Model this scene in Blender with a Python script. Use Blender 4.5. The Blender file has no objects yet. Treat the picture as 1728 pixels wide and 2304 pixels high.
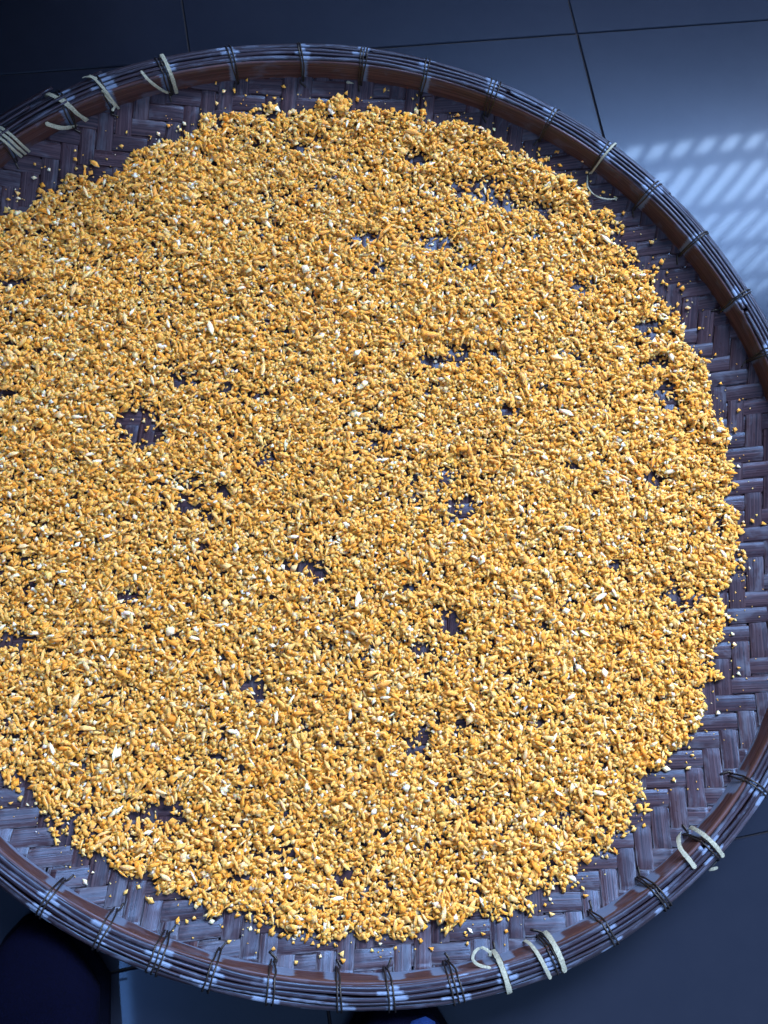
import bpy, math, random
import numpy as np
from mathutils import Matrix, Vector
random.seed(7); rng = np.random.default_rng(7)
D = bpy.data; C = bpy.context.scene.collection; PI = math.pi

# ------------------------------------------------------------------ camera
F = 1895.7; PIT = .2247; ROL = -.1017; HC = .7233
ROT = Matrix.Rotation(ROL, 4, 'Y') @ Matrix.Rotation(PIT, 4, 'X')
cam = D.objects.new('camera', D.cameras.new('camera')); C.objects.link(cam)
cam.matrix_world = Matrix.Translation((0, 0, HC)) @ ROT
cam.data.sensor_fit = 'VERTICAL'; cam.data.sensor_height = 36; cam.data.lens = 36*F/2304
cam.data.clip_start = .01; cam.data.clip_end = 60
bpy.context.scene.camera = cam
# ------------------------------------------------------------------ light
sc = bpy.context.scene
w = D.worlds.new('World'); sc.world = w; w.use_nodes = True
w.node_tree.nodes['Background'].inputs[0].default_value = (.70, .82, 1.0, 1)
w.node_tree.nodes['Background'].inputs[1].default_value = 1.0
sc.view_settings.view_transform = 'Standard'; sc.view_settings.look = 'None'
sc.view_settings.exposure = 0; sc.view_settings.gamma = 1
YAW = .1724                      # room axes (wall, tiles) against the camera's
RM = Matrix.Rotation(YAW, 4, 'Z')
WALL_Y = 1.50
WX0, WX1, WZ0, WZ1 = .42, 3.00, 1.50, 3.05
la = D.lights.new('window_daylight', 'AREA'); la.shape = 'RECTANGLE'
la.size = WX1-WX0; la.size_y = WZ1-WZ0; la.energy = 1080; la.color = (.80, .89, 1.04)
lo = D.objects.new('window_daylight', la); C.objects.link(lo)
lo.matrix_world = RM @ Matrix.Translation(((WX0+WX1)/2, WALL_Y+.16, (WZ0+WZ1)/2)) @ Matrix.Rotation(-PI/2, 4, 'X')

lb = D.lights.new('glint_lamp', 'AREA'); lb.shape = 'RECTANGLE'; lb.size = .06; lb.size_y = .34; lb.energy = 2.2; lb.color = (.45, .68, 1.2)  # unseen lamp added to make the glint on the lower left floor
lp = D.objects.new('glint_lamp', lb); C.objects.link(lp); lp.matrix_world = RM @ Matrix.Translation((-.74, -.84, 2.6))
# ------------------------------------------------------------------ helpers
def at(px, py, z):
    """photo pixel -> place on the level plane of height z"""
    d = ROT.to_3x3() @ Vector(((px-864)/F, -(py-1152)/F, -1))
    t = (z-HC)/d.z
    return Vector((d.x*t, d.y*t, z))
def dp(x, y, z):
    return at(x*1.0416, y*1.0416, z)

def link(name, me, parent=None, mat=None):
    o = D.objects.new(name, me)
    if mat: me.materials.append(mat)
    C.objects.link(o); o.parent = parent
    return o
def mesh(name, v, f, smooth=False):
    me = D.meshes.new(name); me.from_pydata([tuple(p) for p in v], [], f); me.update()
    if smooth: me.polygons.foreach_set('use_smooth', [True]*len(f))
    return me
def tag(o, label=None, cat=None, group=None, kind=None):
    if label: o['label'] = label
    if cat: o['category'] = cat
    if group: o['group'] = group
    if kind: o['kind'] = kind
    return o
def attr(me, name, vals):
    a = me.attributes.new(name, 'FLOAT', 'POINT'); a.data.foreach_set('value', np.asarray(vals, np.float32))

class NT:
    def __init__(s, name):
        s.m = D.materials.new(name); s.m.use_nodes = True; s.t = s.m.node_tree; s.b = s.t.nodes['Principled BSDF']
    def n(s, typ, **k):
        x = s.t.nodes.new(typ)
        for a, v in k.items():
            if a in x.inputs.keys(): x.inputs[a].default_value = v
            else: setattr(x, a, v)
        return x
    def l(s, a, b): s.t.links.new(a, b)
    def noise(s, vec, scale, detail=3, rough=.5, dist=0):
        x = s.n('ShaderNodeTexNoise'); x.inputs['Scale'].default_value = scale; x.inputs['Detail'].default_value = detail
        x.inputs['Roughness'].default_value = rough; x.inputs['Distortion'].default_value = dist
        if vec: s.l(vec, x.inputs['Vector'])
        return x.outputs['Fac']
    def ramp(s, fac, stops):
        x = s.n('ShaderNodeValToRGB'); e = x.color_ramp.elements
        while len(e) < len(stops): e.new(.5)
        for q, (p, c) in zip(e, stops): q.position = p; q.color = (*c, 1) if len(c) == 3 else c
        s.l(fac, x.inputs[0]); return x.outputs[0]
    def val(s, fac, a, b, lo=0, hi=1):
        x = s.n('ShaderNodeMapRange'); x.inputs[1].default_value = a; x.inputs[2].default_value = b
        x.inputs[3].default_value = lo; x.inputs[4].default_value = hi; s.l(fac, x.inputs[0]); return x.outputs[0]
    def math(s, op, a, b=None):
        x = s.n('ShaderNodeMath', operation=op)
        for i, q in enumerate((a, b)):
            if q is None: continue
            if isinstance(q, (int, float)): x.inputs[i].default_value = q
            else: s.l(q, x.inputs[i])
        return x.outputs[0]
    def mix(s, f, a, b, blend='MIX'):
        x = s.n('ShaderNodeMix', data_type='RGBA', blend_type=blend)
        for i, q in ((0, f), (6, a), (7, b)):
            if isinstance(q, (int, float)): x.inputs[i].default_value = q
            elif isinstance(q, tuple): x.inputs[i].default_value = (*q, 1)
            else: s.l(q, x.inputs[i])
        return x.outputs[2]
    def bump(s, h, strength, dist=.001):
        x = s.n('ShaderNodeBump'); x.inputs['Strength'].default_value = strength; x.inputs['Distance'].default_value = dist
        s.l(h, x.inputs['Height']); s.l(x.outputs[0], s.b.inputs['Normal'])
    def att(s, name):
        return s.n('ShaderNodeAttribute', attribute_name=name).outputs
    def vec(s, x, y, z=0.):
        c = s.n('ShaderNodeCombineXYZ')
        for i, q in enumerate((x, y, z)):
            if isinstance(q, (int, float)): c.inputs[i].default_value = q
            else: s.l(q, c.inputs[i])
        return c.outputs[0]
    def set(s, **k):
        for a, v in k.items(): s.b.inputs[a.replace('_', ' ')].default_value = v

# ---- materials
def mat_bamboo(name, dark, mid, light, worn_gloss, wear_glossbase=0., rough=.33, vs=60., spec=(.30, .55, 1., 1), specl=.42):
    """lengthwise fibre streaks; attributes su (m along), sv (m across), wear (0..1)"""
    n = NT(name)
    rnd = n.n('ShaderNodeObjectInfo').outputs['Random']
    off = n.math('MULTIPLY', rnd, 37.)
    su, sv, wa = n.att('su')[2], n.att('sv')[2], n.att('wear')[2]
    fib = n.noise(n.vec(n.math('MULTIPLY', su, 9.), n.math('MULTIPLY', sv, vs*14), off), 1., 4, .6)
    blot = n.noise(n.vec(n.math('MULTIPLY', su, 38.), n.math('MULTIPLY', sv, 90.), off), 1., 3, .6, .4)
    col = n.ramp(fib, [(.33, dark), (.5, mid), (.68, light)])
    tint = n.ramp(rnd, [(0, (.78, .74, .80)), (.5, (1, 1, 1)), (1, (1.16, 1.08, 1.12))])
    col = n.mix(1., col, tint, 'MULTIPLY')
    edge = n.noise(n.vec(n.math('MULTIPLY', su, 110.), n.math('MULTIPLY', sv, 900.), off), 1., 5, .7)
    wm = n.math('ADD', wa, n.math('MULTIPLY', n.math('SUBTRACT', edge, .5), .62))
    wm = n.val(wm, .42, .60)
    sc2 = n.val(blot, .54, .74, 0, .6)                       # scuffs
    wm2 = n.math('MAXIMUM', wm, n.math('MULTIPLY', sc2, n.val(wa, -.4, .6, .25, 1)))
    col = n.mix(wm2, col, worn_gloss)  # pale blue of scuffed varnish, with window gloss painted in
    n.l(col, n.b.inputs['Base Color'])
    n.l(n.val(blot, .3, .7, rough-.08, rough+.13), n.b.inputs['Roughness'])
    n.b.inputs['Specular Tint'].default_value = spec; n.b.inputs['Specular IOR Level'].default_value = specl
    h = n.math('ADD', fib, n.math('MULTIPLY', blot, .6))
    n.bump(h, .35, .0006)
    return n.m
M_weave = mat_bamboo('woven_bamboo', (.014, .0090, .0150), (.034, .0205, .0285), (.066, .046, .060), (.115, .145, .225), rough=.30, specl=.30)
M_hoop = mat_bamboo('reddish_bamboo_hoop', (.024, .0125, .0125), (.050, .026, .026), (.082, .047, .048), (.105, .15, .27), rough=.38)
M_splint = mat_bamboo('dark_bamboo_splint', (.010, .0085, .015), (.022, .0175, .029), (.052, .045, .070), (.13, .19, .34), rough=.34, vs=90)
def mat_plain(name, col, rough, colvar=.25, scale=300, bump=.2, spec=.5, metal=0):
    n = NT(name); tc = n.n('ShaderNodeTexCoord').outputs['Object']
    f = n.noise(tc, scale, 3, .6)
    n.l(n.ramp(f, [(.3, tuple(c*(1-colvar) for c in col)), (.7, tuple(min(1, c*(1+colvar)) for c in col))]), n.b.inputs['Base Color'])
    n.b.inputs['Roughness'].default_value = rough; n.b.inputs['Specular IOR Level'].default_value = spec
    n.b.inputs['Metallic'].default_value = metal
    n.bump(f, bump, .0008); return n.m
M_wire = mat_plain('dark_tie_wire', (.008, .008, .012), .45, spec=.45)
M_cane = mat_plain('pale_cane_strip', (.25, .29, .27), .75, .38, 900)
M_wall = mat_plain('painted_wall', (.035, .04, .055), .8, .05, 30)
M_frame = mat_plain('window_paint', (.20, .20, .20), .5, .05, 60)
M_shade_table = mat_plain('shade_table_black', (.006, .006, .007), .6, .1, 20)  # for the added table that darkens the corner floor
M_navy = mat_plain('navy_knit_fabric', (.0003, .0008, .008), .9, .4, 900, .6, .05)
M_sole = mat_plain('black_rubber_sole', (.0006, .0012, .006), .9, .2, 200, .2, .04)
M_ltblue = mat_plain('light_blue_trim', (.003, .016, .09), .8, .2, 300, .2, .1)
# tiles
n = NT('polished_floor_tile'); g = n.n('ShaderNodeNewGeometry').outputs['Position']
c1 = n.noise(g, 5., 4, .6); c2 = n.noise(g, 60., 4, .6)
col = n.ramp(c1, [(.3, (.0080, .0116, .0250)), (.7, (.0112, .0150, .0300))])
n.l(n.mix(n.val(c2, .35, .85, 0, .12), col, (.020, .026, .045)), n.b.inputs['Base Color'])
n.set(Specular_IOR_Level=.17); n.b.inputs['Specular Tint'].default_value = (.22, .50, 1, 1)
n.l(n.val(n.noise(g, 22., 5, .65), .25, .8, .22, .27), n.b.inputs['Roughness'])

n.bump(n.math('ADD', n.noise(g, 4.5, 1), n.math('MULTIPLY', c2, .01)), .15, .003)
n.b.inputs['Roughness'].default_value = .055
for lk in list(n.b.inputs['Roughness'].links): n.t.links.remove(lk)
b2 = n.n('ShaderNodeBsdfPrincipled')
for nm in ('Base Color', 'Normal'): n.l(n.b.inputs[nm].links[0].from_socket, b2.inputs[nm])
b2.inputs['Roughness'].default_value = .25; b2.inputs['Specular IOR Level'].default_value = .37; b2.inputs['Specular Tint'].default_value = (.26, .51, 1, 1)
n.b.inputs['Specular IOR Level'].default_value = .105; n.b.inputs['Specular Tint'].default_value = (.36, .64, 1, 1)
mx = n.n('ShaderNodeMixShader'); mx.inputs[0].default_value = .5
n.l(n.b.outputs[0], mx.inputs[1]); n.l(b2.outputs[0], mx.inputs[2]); n.l(mx.outputs[0], n.t.nodes['Material Output'].inputs[0])
M_tile = n.m
M_grout = mat_plain('dark_grout', (.006, .008, .016), .9, .2, 200)
# chopped bits: colour attribute per face
n = NT('chopped_peel'); a = n.att('bit')[0]
tc = n.n('ShaderNodeNewGeometry').outputs['Position']
f = n.noise(tc, 900., 2, .6)
n.l(n.mix(1., a, n.ramp(f, [(.25, (.82, .78, .70)), (.75, (1.1, 1.1, 1.12))]), 'MULTIPLY'), n.b.inputs['Base Color'])
n.set(Roughness=.7, Specular_IOR_Level=.14); n.bump(f, .3, .0005)
n.b.inputs['Subsurface Weight'].default_value = .6; n.b.inputs['Subsurface Radius'].default_value = (1., .55, .22); n.b.inputs['Subsurface Scale'].default_value = .0032
M_bit = n.m

# ------------------------------------------------------------------ setting: floor, wall, window
def rbox(x0, x1, y0, y1, z0, z1, bev=0.):
    """box in room axes; returns verts, faces (already turned into world)"""
    v = [(x, y, z) for z in (z0, z1) for y in (y0, y1) for x in (x0, x1)]
    f = [(0, 2, 3, 1), (4, 5, 7, 6), (0, 1, 5, 4), (2, 6, 7, 3), (0, 4, 6, 2), (1, 3, 7, 5)]
    return [RM @ Vector(p) for p in v], f
T = .400; U0 = -.0098; V0 = .6266
v, f = rbox(-5, 5, -5, WALL_Y, -.05, -.0016)
floor = tag(link('floor', mesh('floor', v, f), mat=M_grout), kind='structure')
gap = .0013; b = .0008; s = T/2-gap/2
tv = []; 
for zz, ss in ((-.0030, s), (-b, s), (0, s-b)):
    tv += [(-ss, -ss, zz), (ss, -ss, zz), (ss, ss, zz), (-ss, ss, zz)]
tf = [(8, 9, 10, 11)]
for k in (0, 4):
    for i in range(4): j = (i+1) % 4; tf.append((k+i, k+j, k+4+j, k+4+i))
tme = mesh('floor_tile', tv, tf); tme.materials.append(M_tile)
for i in range(-5, 7):
    for j in range(-6, 3):
        cx = U0+(i+.5)*T; cy = V0+(j-.5)*T
        if cy+T/2 > WALL_Y-.01: continue
        o = D.objects.new('floor_tile', tme); C.objects.link(o); o.parent = floor
        o.matrix_world = RM @ Matrix.Translation((cx, cy, random.uniform(-.0002, .0002)))
wall = tag(D.objects.new('window_wall', None), kind='structure'); C.objects.link(wall)
for (x0, x1, z0, z1) in ((-4, WX0, 0, 3.5), (WX1, 5, 0, 3.5), (WX0, WX1, 0, WZ0), (WX0, WX1, WZ1, 3.5)):
    v, f = rbox(x0, x1, WALL_Y, WALL_Y+.18, z0, z1); link('wall_section', mesh('wall_section', v, f), wall, M_wall)
v, f = rbox(-1.32, -1.2, -4, WALL_Y-.01, 0, 3.5); tag(link('side_wall', mesh('side_wall', v, f), None, M_wall), kind='structure')
win = tag(D.objects.new('window', None), 'barred window above the floor behind the tray, seen only as a reflection on the tiles', 'window'); C.objects.link(win)
fr = .05
for q in ((WX0, WX0+fr, WZ0, WZ1), (WX1-fr, WX1, WZ0, WZ1), (WX0+fr, WX1-fr, WZ0, WZ0+.02), (WX0+fr, WX1-fr, WZ1-fr, WZ1)):
    v, f = rbox(q[0], q[1], WALL_Y+.04, WALL_Y+.09, q[2], q[3]); link('window_frame', mesh('window_frame', v, f), win, M_frame)
z = 1.675
while z < WZ1-.1:
    v, f = rbox(WX0+fr, WX1-fr, WALL_Y+.055, WALL_Y+.07, z, z+.055); link('grille_rail', mesh('grille_rail', v, f), win, M_frame); z += .316
x = WX0+fr+.05
while x < WX1-fr-.02:
    v, f = rbox(x-.009, x+.009, WALL_Y+.035, WALL_Y+.053, WZ0+.02, WZ1-fr); link('grille_bar', mesh('grille_bar', v, f), win, M_frame); x += .086
# unseen table added past the top left corner: it keeps the floor there dark
tab = tag(D.objects.new('shade_table', None), 'unseen black table added past the top left corner to darken the floor there', 'table'); C.objects.link(tab)
v, f = rbox(-1.15, .02, .60, 1.42, .26, .30); link('shade_table_top', mesh('shade_table_top', v, f), tab, M_shade_table)
v, f = rbox(-1.12, -.02, 1.36, 1.39, .20, .258); link('apron', mesh('apron', v, f), tab, M_shade_table)
for lx, ly in ((-1.1, .66), (-1.1, 1.32), (-.08, 1.30)):
    v, f = rbox(lx, lx+.05, ly, ly+.05, 0, .258); link('leg', mesh('leg', v, f), tab, M_shade_table)

# ------------------------------------------------------------------ tray geometry
HR = .0540; TC = Vector((.0405, .1919))
RP = [(0,276),(62,231),(521,106),(677,99),(823,99),(958,130),(1114,177),(1250,245),(1380,323),(1484,406),(1588,516),(1687,651),(1728,719),
      (1728,1781),(1649,1900),(1511,2041),(1388,2124),(1280,2180),(1160,2222),(878,2278),(755,2274),(607,2260),(459,2228),(336,2188),(210,2134),(80,2060),(0,1993)]
ang, rad = [], []
for p in RP:
    q = at(*p, HR); d = Vector((q.x, q.y))-TC; ang.append(math.atan2(d.y, d.x)); rad.append(d.length)
ang = np.array(ang); rad = np.array(rad)
NH = 5
def basis(t):
    t = np.atleast_1d(t); c = [np.ones_like(t)]
    for k in range(1, NH+1): c += [np.cos(k*t), np.sin(k*t)]
    return np.stack(c, 1)
A = basis(ang); reg = np.diag([0]+[x for k in range(1, NH+1) for x in (.02*k**3,)*2])
COEF = np.linalg.solve(A.T@A+reg, A.T@rad)
def rim(t): return basis(t)@COEF
def rim1(t): return float(rim(np.array([t]))[0])
TAB = rim(np.linspace(-PI, PI, 1441))
def rimf(t): return np.interp((np.asarray(t)+PI) % (2*PI)-PI, np.linspace(-PI, PI, 1441), TAB)
def sq(dz): return dz if dz > -.006 else -.006+(dz+.006)*.6
def P(th, dr, z, tau=0.):
    """point near the rim: dr out from the rim line, tau along it"""
    r = rimf(th)+dr; t = th+tau/.39; return np.array((TC.x+r*math.cos(t), TC.y+r*math.sin(t), z))
ZB = .011; HOOPB = HR-.0225; RIN = .0205
def zprof(x, y):
    x = np.asarray(x)-TC.x; y = np.asarray(y)-TC.y
    r = np.hypot(x, y); R = rimf(np.arctan2(y, x))-RIN
    s = np.clip((r-(R-.085))/.085, 0, 1.15)
    return ZB+(HOOPB-ZB)*s**2.0
def th_of(px, py, z=HR):
    q = dp(px, py, z); return math.atan2(q.y-TC.y, q.x-TC.x)

tray = tag(D.objects.new('winnowing_tray', None), 'large round dark bamboo winnowing tray with wire bound rim, spread with chopped yellow bits', 'tray')
C.objects.link(tray)
# --- tie positions (displayed-photo pixels on the rim)
TIES = [(500,120),(650,112),(785,112),(922,145),(1068,190),(1190,255),(1300,335),(1405,410),(1500,520),(1597,640),(1655,760),
        (1622,1690),(1530,1830),(1425,1935),(1318,2020),(1205,2085),(1095,2125),(988,2150),(845,2160),(732,2155),(583,2145),
        (455,2110),(340,2065),(223,2010),(108,1935),(362,165),(225,195),(140,225),(15,310)]
tie_th = sorted(th_of(*p) for p in TIES)
# the stretch of rim outside the frame
allth = list(tie_th)
full = sorted(allth)
for a0, a1 in zip(full, full[1:]+[full[0]+2*PI]):
    if a1-a0 > .55:
        k = int((a1-a0)/.29)
        for i in range(1, k): allth.append(a0+(a1-a0)*i/k)
allth = np.array([(t+PI) % (2*PI)-PI for t in allth])
def tied(th):
    d = np.abs((th[:, None]-allth[None, :]+PI) % (2*PI)-PI); return d.min(1)*.39

def ring(name, prof, mat, wear_glossf, t0=-PI, t1=PI, nseg=1440, closed=True, wob=0., seed=0, sv=None):
    """sweep a closed (dr, z) profile round the rim"""
    k = nseg if closed else nseg+1
    th = np.linspace(t0, t1, nseg+1)[:k]; m = len(prof)
    R = rimf(th); r2 = np.random.default_rng(seed)
    w1 = sum(wob*np.sin(th*q+r2.uniform(0, 6))*r2.uniform(.3, 1) for q in (5, 9, 14, 23))
    w2 = sum(wob*.6*np.sin(th*q+r2.uniform(0, 6))*r2.uniform(.3, 1) for q in (6, 11, 17, 27))
    pr = np.array(prof)
    rr = R[:, None]+pr[None, :, 0]+w1[:, None]; zz = HR+pr[None, :, 1]+w2[:, None]
    v = np.stack([TC.x+rr*np.cos(th)[:, None], TC.y+rr*np.sin(th)[:, None], zz], 2).reshape(-1, 3)
    f = []
    for i in range(nseg):
        a = i*m; b = ((i+1) % k)*m
        for j in range(m): jj = (j+1) % m; f.append((a+j, a+jj, b+jj, b+j))
    if not closed: f.append(tuple(range(m))[::-1]); f.append(tuple(range((k-1)*m, k*m)))
    me = mesh(name, v, f, smooth=True)
    su = np.repeat(th*.39, m); svv = np.tile(np.array(sv) if sv is not None else pr[:, 0], k)
    attr(me, 'su', su); attr(me, 'sv', svv)
    td = np.repeat(tied(th), m)
    attr(me, 'wear', wear_glossf(np.repeat(th, m), td, svv))
    return link(name, me, tray, mat)
def low(th):  # scuffed varnish plus painted window gloss: most along the near (lower) rim
    return np.clip((-np.sin(th)+.25)*1.3, 0, 1)
def side_wear_gloss(th, seed, lo, hi, p, soft=.0025):
    """pale patches (scuffs with painted gloss) beside the ties, each with its own reach; 0..1"""
    r3 = np.random.default_rng(seed); L = r3.uniform(lo, hi, (len(allth), 2))*(r3.random((len(allth), 2)) < p)
    d = (th[:, None]-allth[None, :]+PI) % (2*PI)-PI; k = np.abs(d).argmin(1); dd = d[np.arange(len(th)), k]*.39
    reach = np.where(dd > 0, L[k, 0], L[k, 1])
    return np.clip(.5+(reach-np.abs(dd))/soft*.25, 0, 1)
def hoop_wear_gloss(th, td, v):
    lw = low(th)
    reach = side_wear_gloss(th, 11, .004, .017, .85)*(v < .017)*np.clip(.35+lw, 0, 1)
    wob = .0022+.0022*np.sin(th*17+1)+.0014*np.sin(th*41)
    edge = np.clip(.5+(wob+.0022-v)/.004, 0, 1)*np.clip(lw*1.3, 0, 1)
    far = side_wear_gloss(th, 12, .003, .008, .6)*(1-lw)*.8
    return np.maximum(np.maximum(reach*np.clip(lw*1.5, 0, 1), edge), far)*.95
WS = [100]
def spl_wear_gloss(th, td, v):
    WS[0] += 1; r3 = np.random.default_rng(WS[0])
    w = side_wear_gloss(th, WS[0], .002, .012, .55)*.95
    bins = np.floor((th+PI)/.31+r3.uniform(0, 1)).astype(int) % 21
    tone = np.where(r3.random(21) < .09, r3.uniform(.36, .50, 21), r3.uniform(0, .16, 21))[bins]
    return np.maximum(w, tone)
# inner hoop, slightly leaning outwards, rounded edges
ip = [(-.0195, -.0230), (-.0190, -.0240), (-.0168, -.0240), (-.0162, -.0230), (-.0152, -.0030), (-.0160, -.0022), (-.0180, -.0022), (-.0188, -.0030), (-.0189, -.007), (-.0191, -.011), (-.0192, -.015), (-.0194, -.018), (-.0195, -.0205)]
ring('inner_hoop', ip, M_hoop, hoop_wear_gloss, sv=[.001, 0, 0, 0, .020, .021, .021, .020, .016, .012, .008, .005, .0025])
op = [(-.0045, -.026), (-.0015, -.027), (-.0005, -.026), (.0005, -.017), (.0003, -.008), (-.002, -.006), (-.0045, -.008)]
ring('outer_hoop', op, M_hoop, lambda th, td, v: td*0+.1, sv=[0, 0, .001, .02, .033, .035, .033])
# splints capping the rim
NS = 7
for k in range(NS):
    u = k/(NS-1); a = PI*(.93-.86*u)
    cx = -.0085+.0080*math.cos(a); cz = -.0045+.0050*math.sin(a)
    wv = (.0012, .0021, .0014, .0018, .0011, .0019, .0014)[k]
    prof = [(cx+wv*math.cos(q), cz+.00135*math.sin(q)) for q in np.linspace(0, 2*PI, 9)[:-1]]
    cuts = sorted([random.uniform(-PI, PI), random.uniform(-PI, PI)] if k % 2 else [th_of(775+k*6, 110)])
    for i, c in enumerate(cuts):
        nx = cuts[(i+1) % len(cuts)]+(2*PI if i == len(cuts)-1 else 0)
        ring('rim_splint', prof, M_splint, spl_wear_gloss, c+.004, nx-.004, max(60, int((nx-c)*200)), False, .00042, seed=k*5+i)

# --- tubes and ribbons
def catmull(pts, sub, closed):
    pts = [np.array(p, float) for p in pts]; out = []; N = len(pts)
    for i in range(N if closed else N-1):
        p0 = pts[(i-1) % N] if closed or i else pts[0]; p1 = pts[i]; p2 = pts[(i+1) % N]
        p3 = pts[(i+2) % N] if closed or i+2 < N else pts[-1]
        for s in range(sub):
            t = s/sub; out.append(.5*((2*p1)+(p2-p0)*t+(2*p0-5*p1+4*p2-p3)*t*t+(3*p1-p0-3*p2+p3)*t**3))
    if not closed: out.append(pts[-1])
    return np.array(out)
def sweep(pts, side, wa, wb, n=6, closed=False, sub=4, taper=False):
    """tube with an elliptic section: wa across (along `side`), wb thick"""
    c = catmull(pts, sub, closed); N = len(c); v = []; f = []
    for i in range(N):
        t = c[(i+1) % N]-c[i-1] if closed else c[min(i+1, N-1)]-c[max(i-1, 0)]
        t = t/(np.linalg.norm(t)+1e-9); sd = np.array(side(c[i]) if callable(side) else side, float)
        sd = sd-t*sd.dot(t); sd /= np.linalg.norm(sd)+1e-9; nn = np.cross(t, sd)
        s = 1.
        if taper: s = (.5+.5*min(1, min(i, N-1-i)/1.))*random.uniform(.84, 1.08)
        for q in range(n):
            a = 2*PI*(q+.5)/n; v.append(c[i]+sd*wa*s*math.cos(a)+nn*wb*s*math.sin(a))
    for i in range(N if closed else N-1):
        a = i*n; b = ((i+1) % N)*n
        for q in range(n): r = (q+1) % n; f.append((a+q, a+r, b+r, b+q))
    if not closed: f += [tuple(range(n))[::-1], tuple(range((N-1)*n, N*n))]
    return v, f
LOOP = [(-.0225, -.0395), (-.0222, -.024), (-.0200, -.0065), (-.0172, -.0008), (-.0085, .0026), (-.0005, -.0010), (.0022, -.010), (.0025, -.034), (-.006, -.046), (-.017, -.045)]
def tangent(th): return np.array((-math.sin(th), math.cos(th), 0))
for t in allth:
    nl = random.choice((2, 2, 2, 3)); sp = random.uniform(.0022, .0042); sl = random.uniform(-.003, .003)
    for k in range(nl):
        o0 = (k-(nl-1)/2)*sp
        pts = []
        for i, (dr, dz) in enumerate(LOOP):
            e = .0004*random.uniform(-1, 1); frac = i/6
            conv = .35 if i in (0, 8, 9) else (.7 if i in (1, 7) else 1)
            pts.append(P(t, dr+e+.0006*(dr > -.005), HR+sq(dz)+abs(e), o0*conv+sl*(frac-.5)+random.uniform(-.0006, .0006)))
        v, f = sweep(pts, tangent(t), .00072, .00072, 6, True, 4)
        link('wire_tie', mesh('wire_tie', v, f, True), tray, M_wire)
    # twisted wire end just under the hoop
    pts = [P(t, -.0205, HR-.023, 0), P(t, -.0235, 0, .002), P(t, -.028, 0, random.uniform(-.006, .006))]
    for q in pts[1:]: q[2] = float(zprof(q[0], q[1]))+.0014
    v, f = sweep(pts, (0, 0, 1), .0008, .0008, 5, False, 3); link('wire_end', mesh('wire_end', v, f, True), tray, M_wire)
def cane(px, py, path, wid=.0021, tau0=0, label=None):
    """pale cane strip: path = [(dr, dz, tau), ...] at the rim angle under pixel (px, py)"""
    t = th_of(px, py); pts = [P(t, a, HR+sq(b_), tau0+c) for a, b_, c in path]
    for q, pp in zip(pts, path):
        if pp[0] < -.021: q[2] = max(q[2], float(zprof(q[0], q[1]))+.0012)
    v, f = sweep(pts, lambda c: tangent(t), wid*.84, .00030, 6, False, 5, True)
    o = link('cane_tie', mesh('cane_tie', v, f), tray, M_cane)
    if label: o['label'] = label
OVER = lambda s, a=0, b=0: [(.0035, -.012, a), (.0008, .0015, a*.9), (-.009, .0042, a+s*.2), (-.0185, .0005, a+s*.45), (-.0232, -.012, a+s*.7), (-.0235, -.030, a+s), (-.0225, -.041, a+s+b)]
cane(360, 145, OVER(-.002), .0024, label='broad pale cane strip wrapped over the rim')
cane(320, 165, [(-.012, .0035, .004), (-.0195, -.001, .001), (-.0235, -.014, -.006), (-.0238, -.028, -.013), (-.0225, -.038, -.018)], .0018)
cane(210, 190, OVER(-.010), .0017); cane(222, 190, [(-.017, .001, .002), (-.0225, -.010, -.001), (-.024, -.020, -.003), (-.0255, -.024, .001)], .0016)
cane(205, 190, [(.002, .001, .004), (-.002, .0035, -.001), (-.008, .004, -.005)], .0018)
cane(118, 225, OVER(-.018), .0023); cane(126, 220, OVER(-.013)[2:], .0018)
cane(100, 250, [(-.0195, -.004, .004), (-.0235, -.016, -.004), (-.0245, -.025, -.012), (-.0235, -.034, -.020)], .0026)
for q in (0, 9, 18): cane(6+q, 318-q*.6, OVER(-.010), .0017)
cane(1306, 340, OVER(.003), .0014, label='pale cane loop with a long curled tail')
cane(1300, 336, [(-.0225, -.028, 0), (-.026, -.036, .001), (-.035, -.037, -.006), (-.038, -.036, -.018), (-.033, -.034, -.030), (-.026, -.033, -.036)], .0010)
cane(1532, 1835, OVER(.002, .004)[1:], .0025, label='frayed pale cane strip bowed off the rim')
cane(1500, 1850, [(-.010, .004, -.006), (-.018, .002, -.005), (-.0255, -.004, -.003), (-.029, -.016, .004), (-.026, -.030, .009)], .0025, .0)
cane(1545, 1850, [(.004, -.012, .002), (.009, -.030, .0), (.016, -.055, -.002), (.022, -.062, .004)], .0022)
cane(1207, 2090, OVER(.001, .003)[1:], .0028); cane(1190, 2095, OVER(-.004, -.003)[1:], .0021)
cane(1096, 2130, OVER(.0, .0), .0027, label='pale cane strip with a curled loop end')
cane(1085, 2130, [(-.018, -.002, -.004), (-.022, -.004, -.012), (-.027, -.004, -.015), (-.031, -.005, -.012), (-.032, -.006, -.006), (-.027, -.006, -.001), (-.024, -.008, -.002)], .0016)

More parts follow.
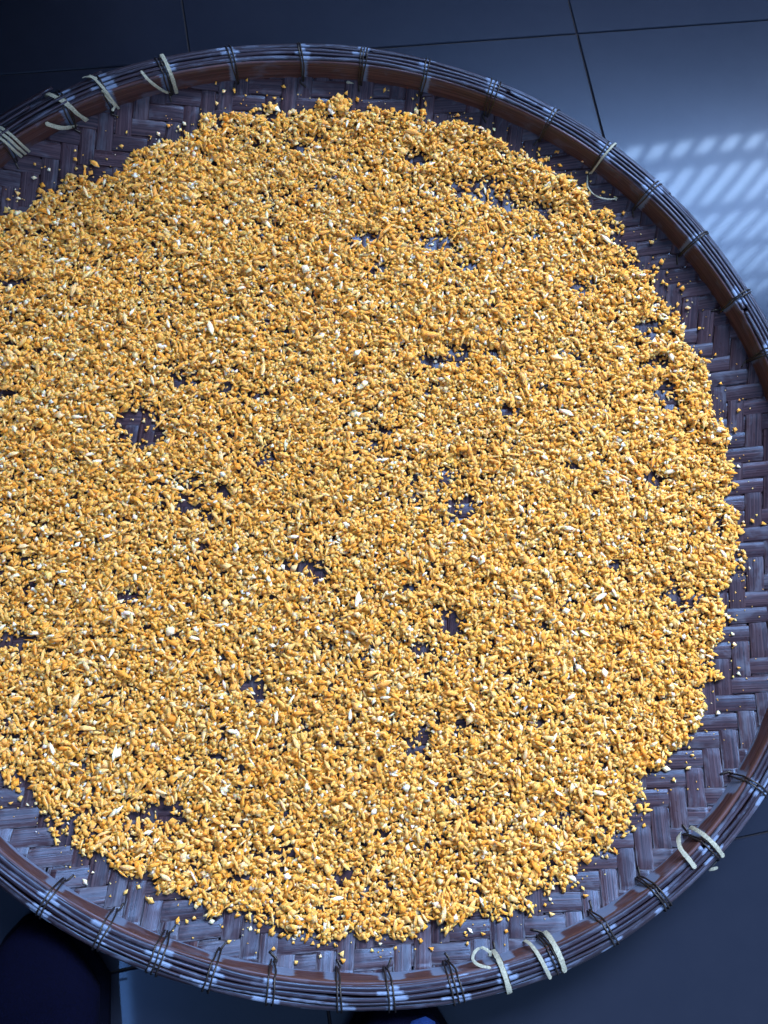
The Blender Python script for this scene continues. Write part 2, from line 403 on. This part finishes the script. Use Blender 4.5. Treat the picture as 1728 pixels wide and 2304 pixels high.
# splinter ends sticking out of the broken rim at the upper left
for (px, py, l, dr, dz) in ((110, 190, .10, .004, .001), (85, 205, .12, .0, .004), (60, 232, .13, -.006, .005), (130, 205, .09, -.011, .004), (145, 225, .07, -.015, .002), (225, 165, .012, .004, -.004)):
    t = th_of(px, py+12); tg = tangent(t); base = P(t, dr, HR+dz)
    pts = [base-tg*.004, base+tg*l*.4, P(t+l*.8/.39, dr-.001, HR+dz-.002), P(t+l/.39, dr-.002, HR+dz-.004)]
    v, f = sweep(pts, (math.cos(t), math.sin(t), 0), .0016, .0009, 6, False, 3)
    me = mesh('rim_splinter', v, f, True); N = len(v)
    attr(me, 'su', np.linspace(0, l, N)); attr(me, 'sv', np.arange(N) % 6*.0005); attr(me, 'wear', np.full(N, .32))
    link('rim_splinter', me, tray, M_splint)

# --- woven strips: diamond twill, over two under two
W = .01475; WY = .085; E1 = (math.cos(.045), math.sin(.045)); E2 = (math.sin(.075), math.cos(.075))   # the two families are a little skewed
NI = 29
def over(i, j):  # True: the strip running up the picture lies on top
    return (abs(i)+abs(j)+1) % 4 < 2
def strip(i, vert):
    u0 = i*W+random.uniform(-.0007, .0007); half = W/2-.00025
    # samples along the strip
    ss = []
    for j in range(-NI-1, NI+2):
        for q in (-.30, .0, .30): ss.append(((j+q)*W, j))
    rows = []
    for s_, j in ss:
        x, y = (u0, s_) if vert else (s_, u0)
        top = over(i, j) if vert else not over(j, i)
        X = TC.x+E1[0]*x+E2[0]*y; Y = TC.y+E1[1]*x+E2[1]*y
        r = math.hypot(X-TC.x, Y-TC.y); R = float(rimf(math.atan2(Y-TC.y, X-TC.x)))
        if r > R-.0135: continue
        rows.append((x, y, top, j))
    if len(rows) < 4: return
    prof = [(-half, -.0004), (-half+.0007, .0000), (-half*.45, .00038), (half*.45, .00038), (half-.0007, .0000), (half, -.0004), (half*.5, -.00045), (-half*.5, -.00045)]
    V = []; su = []; sv = []
    wv = [random.uniform(0, 6) for _ in range(3)]
    tl = random.uniform(-.0003, .0003)
    for (x, y, top, j) in rows:
        s_ = y if vert else x
        dz = .00045 if top else -.00058
        wd = 1+.03*math.sin(s_*70+wv[0])
        for (a, h) in prof:
            xx, yy = (x+a*wd, y) if vert else (x, y+a*wd)
            X = TC.x+E1[0]*xx+E2[0]*yy; Y = TC.y+E1[1]*xx+E2[1]*yy
            V.append((X, Y, float(zprof(X, Y))+dz+h+tl*a/half*(1 if top else 0))); su.append(s_); sv.append(a)
    m = len(prof); n_ = len(rows); Fc = []
    for k in range(n_-1):
        for q in range(m):
            r = (q+1) % m; fc = (k*m+q, k*m+r, (k+1)*m+r, (k+1)*m+q)
            Fc.append(fc if vert else fc[::-1])
    Fc += [tuple(range(m)), tuple(range((n_-1)*m, n_*m))[::-1]]
    me = mesh('woven_strip', V, Fc, True)
    Va = np.array(V); r = np.hypot(Va[:, 0]-TC.x, Va[:, 1]-TC.y); th = np.arctan2(Va[:, 1]-TC.y, Va[:, 0]-TC.x)
    edge = np.clip((r-(rimf(th)-.10))/.08, 0, 1)
    sva = np.array(sv)
    attr(me, 'su', su); attr(me, 'sv', sv)
    attr(me, 'wear', .10+.24*edge*low(th)+.18*(np.abs(sva) > half*.85)*(.4+.6*edge))  # near side and strip edges paler: scuffs plus window glare painted in
    link('woven_strip', me, tray, M_weave)
for i in range(-NI, NI+1):
    strip(i, True); strip(i, False)

# ------------------------------------------------------------------ shoes under the near rim
def shoe(px, py, ang, lab, trim=False):
    """toe apex under the given photo pixel; built pointing +y"""
    q = at(px, py, .03)
    root = tag(D.objects.new('shoe', None), lab, 'shoe', 'shoes of the person standing by the tray'); C.objects.link(root)
    root.location = (q.x, q.y, 0); root.rotation_euler = (0, 0, ang)
    def loft(z0f, rows, name, mat, par):
        V = []; Fc = []; m = 20
        for (y, hw, h) in rows:
            for k in range(m):
                a = 2*PI*k/m; ca, sa = math.cos(a), math.sin(a)
                X = hw*math.copysign(abs(ca)**.8, ca); Z = z0f+h*(.5+.5*math.copysign(abs(sa)**.75, sa))
                V.append((X, y, Z))
        nr = len(rows)
        for i in range(nr-1):
            for k in range(m): kk = (k+1) % m; Fc.append((i*m+k, (i+1)*m+k, (i+1)*m+kk, i*m+kk))
        Fc += [tuple(range(m)), tuple(range((nr-1)*m, nr*m))[::-1]]
        return link(name, mesh(name, V, Fc, True), par, mat)
    rows = []; rs = []
    for t in np.linspace(0, 1, 26):
        y = -.27*t; hw = .046*min(1, (t/.20))**.5 if t < .2 else .046-.010*math.sin((t-.2)/.8*PI)
        if t > .9: hw *= math.sqrt(max(.02, 1-((t-.9)/.1)**2*.9))
        if t == 0: hw = .006
        h = .012+.033*min(1, t/.15)**.6+.045*max(0, min(1, (t-.25)/.4))
        rows.append((y, hw, h)); rs.append((y+.002 if t < .5 else y-.002, hw+.003, .018))
    up = loft(.012, rows, 'upper', M_navy, root); loft(0., rs, 'sole', M_sole, root)
    pts = [(x, -.075-.9*(.045**2-x*x), .012+.046+.016*(1-(x/.05)**2)) for x in np.linspace(-.044, .044, 7)]
    v, f = sweep(pts, (0, 1, 0), .0009, .0006, 5, False, 3); link('seam', mesh('seam', v, f, True), up, M_ltblue)
    if trim:
        pts = [(.012, -.012, .052), (.016, -.03, .060), (.02, -.05, .064)]
        v, f = sweep(pts, (1, 0, 0), .011, .0012, 8, False, 3, True); link('trim_patch', mesh('trim_patch', v, f, True), up, M_ltblue)
shoe(62, 2078, .20, 'dark navy fabric shoe whose toe pokes in below the lower left rim')
shoe(895, 2232, .05, 'dark navy shoe with a light blue mark, tip showing under the bottom rim', True)

# ------------------------------------------------------------------ chopped bits
HEAP = [(600,225),(520,238),(455,250),(400,275),(345,300),(300,322),(262,350),(235,385),(180,378),(130,400),(60,432),(20,450),(-60,480),(-160,560),(-230,700),(-270,900),(-280,1130),(-250,1350),(-180,1520),(-60,1640),(30,1680),(60,1720),(100,1780),(150,1830),(250,1870),(330,1930),(420,1965),(520,1995),(620,2010),(720,2035),(830,2030),(930,2010),(1060,1990),(1160,1950),(1230,1900),(1300,1850),(1360,1780),(1400,1700),(1470,1640),(1530,1570),(1550,1480),(1570,1400),(1590,1260),(1600,1180),(1590,1050),(1575,930),(1540,830),(1500,760),(1470,680),(1430,620),(1370,540),(1310,460),(1260,410),(1200,365),(1140,330),(1080,300),(1000,270),(900,245),(800,232),(700,222)]
def ds(x, y, up=.004):
    z = .01
    for _ in range(12): q = dp(x, y, z); z = .5*z+.5*(min(float(zprof(q.x, q.y)), .05)+up)
    return q
hp = np.array([ds(x, y)[:2] for x, y in HEAP])
GAPS = [(1030,410,75,26),(1090,440,40,18),(905,345,40,14),(790,515,36,16),(945,525,34,18),(1010,575,22,16),(300,925,60,30),(290,905,35,20),(325,950,30,15),(590,985,34,12),(560,1000,24,12),
 (965,1035,26,26),(1000,1100,34,26),(400,1090,30,18),(445,1115,18,16),(1410,1035,36,20),(1440,860,32,42),(1415,785,28,16),(905,1600,34,28),(545,1475,36,20),(555,1500,20,20),
 (640,1222,48,16),(690,1238,28,14),(975,1355,30,40),(905,1400,24,14),(350,1758,50,26),(620,1835,24,26),(740,1895,24,20),(30,1380,38,22),(1485,1290,52,22),(930,780,44,16),(990,765,30,24),(405,825,40,18),
 (490,840,30,16),(560,855,30,12),(1100,888,28,14),(812,580,20,14),(470,1632,24,14),(1170,1355,22,14),(650,320,26,12),(1250,622,30,16),(1400,708,28,22),(20,612,44,14),(12,852,26,12),(285,1290,28,16),
 (235,560,18,10),(1060,760,22,14),(830,930,26,14),(1330,1220,26,12),(880,1270,16,12),(700,1700,16,12),(1170,1560,14,10),(480,1060,16,12),(30,395,60,14),(210,1180,14,10),(820,1800,22,14),(520,1900,18,14),
 (1330,520,26,14),(1180,455,28,14),(680,640,16,10),(250,700,18,8),(1000,1560,16,12),(1240,1010,18,12),(440,1180,18,10),(60,1270,20,10)]
gq = []
for gx, gy, a_, b_ in GAPS:
    c = ds(gx, gy); e1 = ds(gx+a_, gy); e2 = ds(gx, gy+b_)
    gq.append((c.x, c.y, (e1-c).length, (e2-c).length))
gq = np.array(gq)
def sdist(px, py):
    """signed distance (m) to the heap outline, + inside"""
    d = np.full(px.shape, 9.); ins = np.zeros(px.shape, bool); n = len(hp)
    for i in range(n):
        a, b = hp[i], hp[(i+1) % n]; e = b-a
        t = np.clip(((px-a[0])*e[0]+(py-a[1])*e[1])/(e@e), 0, 1)
        d = np.minimum(d, np.hypot(px-a[0]-t*e[0], py-a[1]-t*e[1]))
        c = ((a[1] > py) != (b[1] > py)) & (px < (b[0]-a[0])*(py-a[1])/(b[1]-a[1]+1e-12)+a[0]); ins ^= c
    return np.where(ins, d, -d)
def vnoise(x, y, s, seed):
    r = np.random.default_rng(seed); G = r.random((256, 256)); x = x/s+100; y = y/s+100
    i = np.floor(x).astype(int); j = np.floor(y).astype(int); u = x-i; v = y-j; u = u*u*(3-2*u); v = v*v*(3-2*v)
    g = lambda a, b: G[a % 256, b % 256]
    return (g(i, j)*(1-u)+g(i+1, j)*u)*(1-v)+(g(i, j+1)*(1-u)+g(i+1, j+1)*u)*v
def density(x, y):
    nz = .5*vnoise(x, y, .018, 3)+.3*vnoise(x, y, .008, 4)+.2*vnoise(x, y, .045, 5)
    sd = sdist(x, y)+(vnoise(x, y, .012, 6)-.5)*.020
    dens = np.clip(.40+1.10*nz+.30*(vnoise(x, y, .06, 9)-.5), .2, 1.3)
    dens *= np.clip((sd+.001)/.010, 0, 1)
    for cx, cy, a, b in gq:
        q = np.hypot((x-cx)/a, (y-cy)/b)+(vnoise(x, y, .006, 8)-.5)*.7
        dens *= np.clip((q-.50)/.85, .10, 1)
    return dens
NCAND = 195000
x0, y0 = hp.min(0)-.01; x1, y1 = hp.max(0)+.01
cx = rng.uniform(x0, x1, NCAND); cy = rng.uniform(y0, y1, NCAND)
keep = rng.random(NCAND)*1.05 < density(cx, cy); cx = cx[keep]; cy = cy[keep]
# --- prototype shapes, unit size about 1 along x
protos = []
def proto_prism(n, hgt, jit, elong):
    a = np.sort(rng.uniform(0, 2*PI, n)) if n > 4 else np.arange(n)*2*PI/n+rng.uniform(-.3, .3, n)
    r = rng.uniform(.38, .58, n); top = np.stack([np.cos(a)*r*elong, np.sin(a)*r, np.full(n, hgt/2)], 1)
    bot = top*np.array([rng.uniform(.7, 1.1), rng.uniform(.7, 1.1), -1]); sh = rng.uniform(-.12, .12, 2)
    bot[:, :2] += sh; v = np.vstack([top, bot])+rng.uniform(-jit, jit, (2*n, 3))
    f = [list(range(n)), list(range(2*n-1, n-1, -1))]; k = [0, 0]
    for i in range(n): j = (i+1) % n; f.append([i, n+i, n+j, j]); k.append(1)
    return v, f, k
def proto_bent(seg, bend, wid, thk, twist):
    v = []
    for i in range(seg+1):
        t = i/seg-.5; a = t*bend
        c = np.array([math.sin(a)/bend, 0, (math.cos(a)-1)/bend]) if abs(bend) > .05 else np.array([t, 0, 0])
        w_ = wid*(1-.9*(2*t)**4)*rng.uniform(.8, 1.15); tw = twist*t
        for (p, q) in ((-1, 1), (1, 1), (1, -1), (-1, -1)):
            lx = np.array([0, math.cos(tw), math.sin(tw)]); lz = np.array([math.sin(a), -math.sin(tw), math.cos(a)*math.cos(tw)])
            v.append(c+lx*p*w_/2+lz*q*thk/2+rng.uniform(-.02, .02, 3))
    f = [[3, 2, 1, 0]]; k = [1]
    for i in range(seg):
        for q in range(4): r = (q+1) % 4; f.append([i*4+q, i*4+r, i*4+4+r, i*4+4+q]); k.append(0 if q in (0, 2) else 1)
    f.append([seg*4+q for q in range(4)]); k.append(1)
    return np.array(v), f, k
for i in range(26): protos.append(('chunk',)+proto_prism(rng.choice((4, 4, 5)), rng.uniform(.28, .58), .07, rng.uniform(.9, 1.35)))
for i in range(10): protos.append(('shard',)+proto_prism(3, rng.uniform(.3, .7), .08, rng.uniform(1., 1.8)))
for i in range(16): protos.append(('flake',)+proto_bent(2, rng.uniform(.4, 1.6), rng.uniform(.5, .85), rng.uniform(.16, .28), rng.uniform(-.8, .8)))
for i in range(14): protos.append(('sliver',)+proto_bent(3, rng.uniform(.3, 2.2), rng.uniform(.16, .32), rng.uniform(.12, .2), rng.uniform(-1.5, 1.5)))
kinds = [p[0] for p in protos]; idx = {k: [i for i, q in enumerate(kinds) if q == k] for k in set(kinds)}
# crumbs and dust, thinning out past the edge
qx = rng.uniform(x0-.06, x1+.06, 60000); qy = rng.uniform(y0-.06, y1+.06, 60000); sdq = sdist(qx, qy)
qr = np.hypot(qx-TC.x, qy-TC.y) < rimf(np.arctan2(qy-TC.y, qx-TC.x))-.024
kq = qr & (rng.random(60000) < np.where(sdq > 0, .16, .20*np.exp(sdq/.012)+.006)); qx = qx[kq]; qy = qy[kq]
nmain = len(cx); cx = np.concatenate([cx, qx]); cy = np.concatenate([cy, qy])
N = len(cx)
u = rng.random(N)
pid = np.empty(N, int); size = np.empty(N)
for i in range(N):
    if i >= nmain: pid[i] = rng.choice(idx['shard']); size[i] = .0007+.0009*rng.random()
    elif u[i] < .42: pid[i] = rng.choice(idx['chunk']); size[i] = .0020+.0025*rng.beta(2, 2.8)
    elif u[i] < .60: pid[i] = rng.choice(idx['shard']); size[i] = .0022+.0028*rng.beta(2, 3)
    elif u[i] < .885: pid[i] = rng.choice(idx['flake']); size[i] = .0034+.0075*rng.beta(1.3, 4.2)
    else: pid[i] = rng.choice(idx['sliver']); size[i] = .0055+.0100*rng.beta(1.4, 4)
order = np.argsort(rng.random(N)+.15*(size/size.max()))   # bigger bits tend to end on top
cx, cy, pid, size = cx[order], cy[order], pid[order], size[order]
yaw = rng.uniform(0, 2*PI, N)
# dropping each on the height of what lies there
G = .001; gx0, gy0 = x0-.08, y0-.08; GW = int((x1-x0+.16)/G)+2; GH = int((y1-y0+.16)/G)+2
gxx, gyy = np.meshgrid(gx0+np.arange(GW)*G, gy0+np.arange(GH)*G, indexing='ij')
base = zprof(gxx, gyy)+.0012; H = base.copy()
zc = np.empty(N)
for i in range(N):
    s_ = size[i]; k = kinds[pid[i]]
    a = int((cx[i]-gx0)/G); b_ = int((cy[i]-gy0)/G)
    if k == 'sliver':
        dx = math.cos(yaw[i])*s_*.32/G; dy = math.sin(yaw[i])*s_*.32/G; th = s_*.16
        cells = [(a, b_), (int(a+dx), int(b_+dy)), (int(a-dx), int(b_-dy))]
        m = max(H[c] for c in cells); z = m+th*.6
        for c in cells: H[c] = z+th*.4
    else:
        r = 1 if s_ < .0042 else 2; th = s_*(.62 if k == 'chunk' else .45 if k == 'shard' else .25)
        w_ = H[a-r:a+r+1, b_-r:b_+r+1]; m = .35*w_.max()+.65*w_.mean(); z = m+th*.42
        np.maximum(w_, z+th*.30, out=w_)
    zc[i] = z
# colours (base colours of the thing itself)
OR = np.array([(.84, .395, .078), (.86, .43, .105), (.88, .48, .145), (.83, .36, .060), (.86, .445, .115)])
PA = np.array([(.92, .60, .23), (.93, .63, .29), (.94, .72, .43), (.92, .56, .18)])
WH = np.array([(.94, .87, .68), (.95, .90, .78)])
def bitcols(i, kindlist, forced=None):
    q = rng.random() if forced is None else forced
    if q < .735: s_ = OR[rng.integers(5)]; p = PA[rng.integers(4)]; p = p*.45+s_*.55 if rng.random() < .6 else p
    elif q < .955: s_ = PA[rng.integers(4)]*rng.uniform(.85, 1); p = PA[rng.integers(4)]
    else: s_ = WH[rng.integers(2)]; p = s_*.95
    br = rng.uniform(.90, 1.04)
    c = np.where(np.array(kindlist)[:, None] == 0, s_[None], p[None])*br
    return np.clip(c*rng.uniform(.93, 1.05, (len(kindlist), 1)), 0, .95)
def rotm(yaw, tx, ty):
    return np.array((Matrix.Rotation(yaw, 3, 'Z') @ Matrix.Rotation(tx, 3, 'X') @ Matrix.Rotation(ty, 3, 'Y')))
tiltx = rng.normal(0, .20, N); tilty = rng.normal(0, .17, N)
def piece(i):
    k, v, f, kl = protos[pid[i]]
    sc_ = size[i]*np.array([1., 1., 1. if k != 'flake' else .9])
    return (v*sc_)@rotm(yaw[i], tiltx[i], tilty[i]).T+np.array([cx[i], cy[i], zc[i]]), f, kl
# pieces that show largest are objects of their own
vis = zc > H[((cx-gx0)/G).astype(int), ((cy-gy0)/G).astype(int)]-.0022
infr = (cx > dp(-5, 1100, 0).x)
score = np.where(vis & infr, size, 0)
kk = np.array(kinds)[pid]
solo = []
for kd, cnt in (('sliver', 62), ('flake', 62), ('chunk', 24)):
    solo += np.argsort(-np.where(kk == kd, score, 0))[:cnt].tolist()
solo_set = set(solo)
def tomesh(name, vs, fs, cols):
    me = D.meshes.new(name)
    V = np.concatenate(vs); lens = np.concatenate([[len(q) for q in f] for f in fs]); off = 0; L = []
    for v_, f in zip(vs, fs):
        for q in f: L.append(np.asarray(q)+off)
        off += len(v_)
    L = np.concatenate(L); me.vertices.add(len(V)); me.vertices.foreach_set('co', V.astype(np.float32).ravel())
    me.loops.add(len(L)); me.loops.foreach_set('vertex_index', L.astype(np.int32))
    me.polygons.add(len(lens)); st = np.concatenate([[0], np.cumsum(lens)[:-1]]).astype(np.int32)
    me.polygons.foreach_set('loop_start', st); me.polygons.foreach_set('loop_total', lens.astype(np.int32))
    me.update(calc_edges=True)
    a = me.attributes.new('bit', 'FLOAT_COLOR', 'FACE'); cc = np.concatenate(cols); cc = np.hstack([cc, np.ones((len(cc), 1))])
    a.data.foreach_set('color', cc.astype(np.float32).ravel()); me.materials.append(M_bit)
    return me
vs, fs, cs = [], [], []
for i in range(N):
    if i in solo_set: continue
    v, f, kl = piece(i); vs.append(v); fs.append(f); cs.append(bitcols(i, kl))
heap = tag(link('chopped_food', tomesh('chopped_food', vs, fs, cs)), 'thin uneven layer of finely chopped yellow orange bits spread over the bamboo tray', 'chopped food', 'chopped bits on the tray', 'stuff')
def zone(x, y):
    """words for the part of the spread a point lies in"""
    a, b_ = x-float(dp(780, 1130, .01).x), y-float(dp(780, 1130, .01).y)
    rr = math.hypot(a, b_)
    if rr < .10: return 'middle of the spread'
    t = math.degrees(math.atan2(b_, a)) % 360
    return ('right', 'upper right', 'top', 'upper left', 'left', 'lower left', 'bottom', 'lower right')[int((t+22.5)//45) % 8]+' of the spread, '+('near its edge' if rr > .25 else 'well inside')
TONE = {'orange': .3, 'pale yellow': .85, 'creamy white': .99}
for n_, i in enumerate(solo):
    v, f, kl = piece(i); c = v.mean(0); k = kinds[pid[i]]
    tone = rng.choice(['orange', 'pale yellow', 'creamy white'], p=(.5, .3, .2) if k != 'chunk' else (.1, .2, .7))
    o = link('chopped_bit', tomesh('chopped_bit', [v-c], [f], [bitcols(i, kl, TONE[tone])])); o.location = c
    what = {'sliver': 'long thin '+tone+' shred', 'flake': 'broad flat '+tone+' flake', 'chunk': 'thick squared '+tone+' cube'}[k]
    tag(o, what+' on the '+zone(c[0], c[1]), 'food bit', what.split(' ')[-1]+'s on top of the spread bits')
# strays on the bare weave round the heap: each one its own object
def stray(px, py, kind, s_, forced, label, group, raise_=.0):
    q = ds(px, py, .002); z = float(zprof(q.x, q.y))+.0012
    k, v, f, kl = protos[rng.choice(idx[kind])]
    v = (v*s_)@rotm(rng.uniform(0, 6), rng.normal(0, .2), rng.normal(0, .2)).T
    v[:, 2] -= v[:, 2].min()
    o = link('chopped_bit', tomesh('chopped_bit', [v], [f], [bitcols(0, kl, forced)])); o.location = (q.x, q.y, z+raise_)
    tag(o, label, 'food bit', group)
cen = np.array([dp(740, 1130, .01)[:2]])
nst = 0; hx = hp
while nst < 150:
    t = rng.uniform(0, len(HEAP)); i = int(t); fr_ = t-i
    p = np.array(HEAP[i])*(1-fr_)+np.array(HEAP[(i+1) % len(HEAP)])*fr_
    d = p-np.array((740, 1130)); d /= np.linalg.norm(d); off = 6+rng.exponential(20)
    if off > 85: continue
    p = p+d*off
    if p[0] < -20: continue
    dg = math.degrees(math.atan2(-d[1], d[0])) % 360
    side = ('right', 'upper right', 'far right', 'far', 'far left', 'left', 'lower left', 'near left', 'near', 'near right', 'lower right')[int(((dg+10) % 360)//33)]
    kd = rng.choice(['chunk', 'chunk', 'shard', 'flake'])
    s_ = .0022+.0022*rng.random() if kd != 'flake' else .004+.002*rng.random()
    tone = rng.choice(['orange', 'pale yellow', 'creamy white'], p=(.6, .28, .12))
    stray(p[0], p[1], kd, s_, TONE[tone], ('small ' if kd != 'flake' else 'flat ')+tone+' crumb loose on bare weave off the '+side+' edge', 'loose crumbs on the bare weave'); nst += 1
stray(1428, 567, 'chunk', .0058, .1, 'lone orange cube on the weave between the right rim and the spread bits', None)
stray(205, 356, 'sliver', .013, .5, 'long pale yellow shred lying alone at the upper left edge', None)
# cream fragments by the far rim
def frag(name, pts, wd, th_, label):
    v, f = sweep(pts, (1, 0, 0), wd, th_, 8, False, 4, True); o = link(name, mesh(name, v, f, True), None, M_cane); tag(o, label, 'cane scrap')
t = th_of(790, 110)
a = P(t, -.030, HR-.037, .0); frag('cane_scrap', [P(t, -.0235, HR-.041, .0), P(t, -.030, HR-.0435, .0), P(t, -.040, HR-.050, .001)], .0020, .0006, 'straight cream scrap of cane lying upright below the far rim')
t = th_of(770, 110)
frag('cane_scrap', [P(t, -.0215, HR-.022, .008), P(t, -.0222, HR-.024, .002), P(t, -.022, HR-.027, -.005)], .0019, .0008, 'short cream scrap of cane stuck on the far inner hoop')
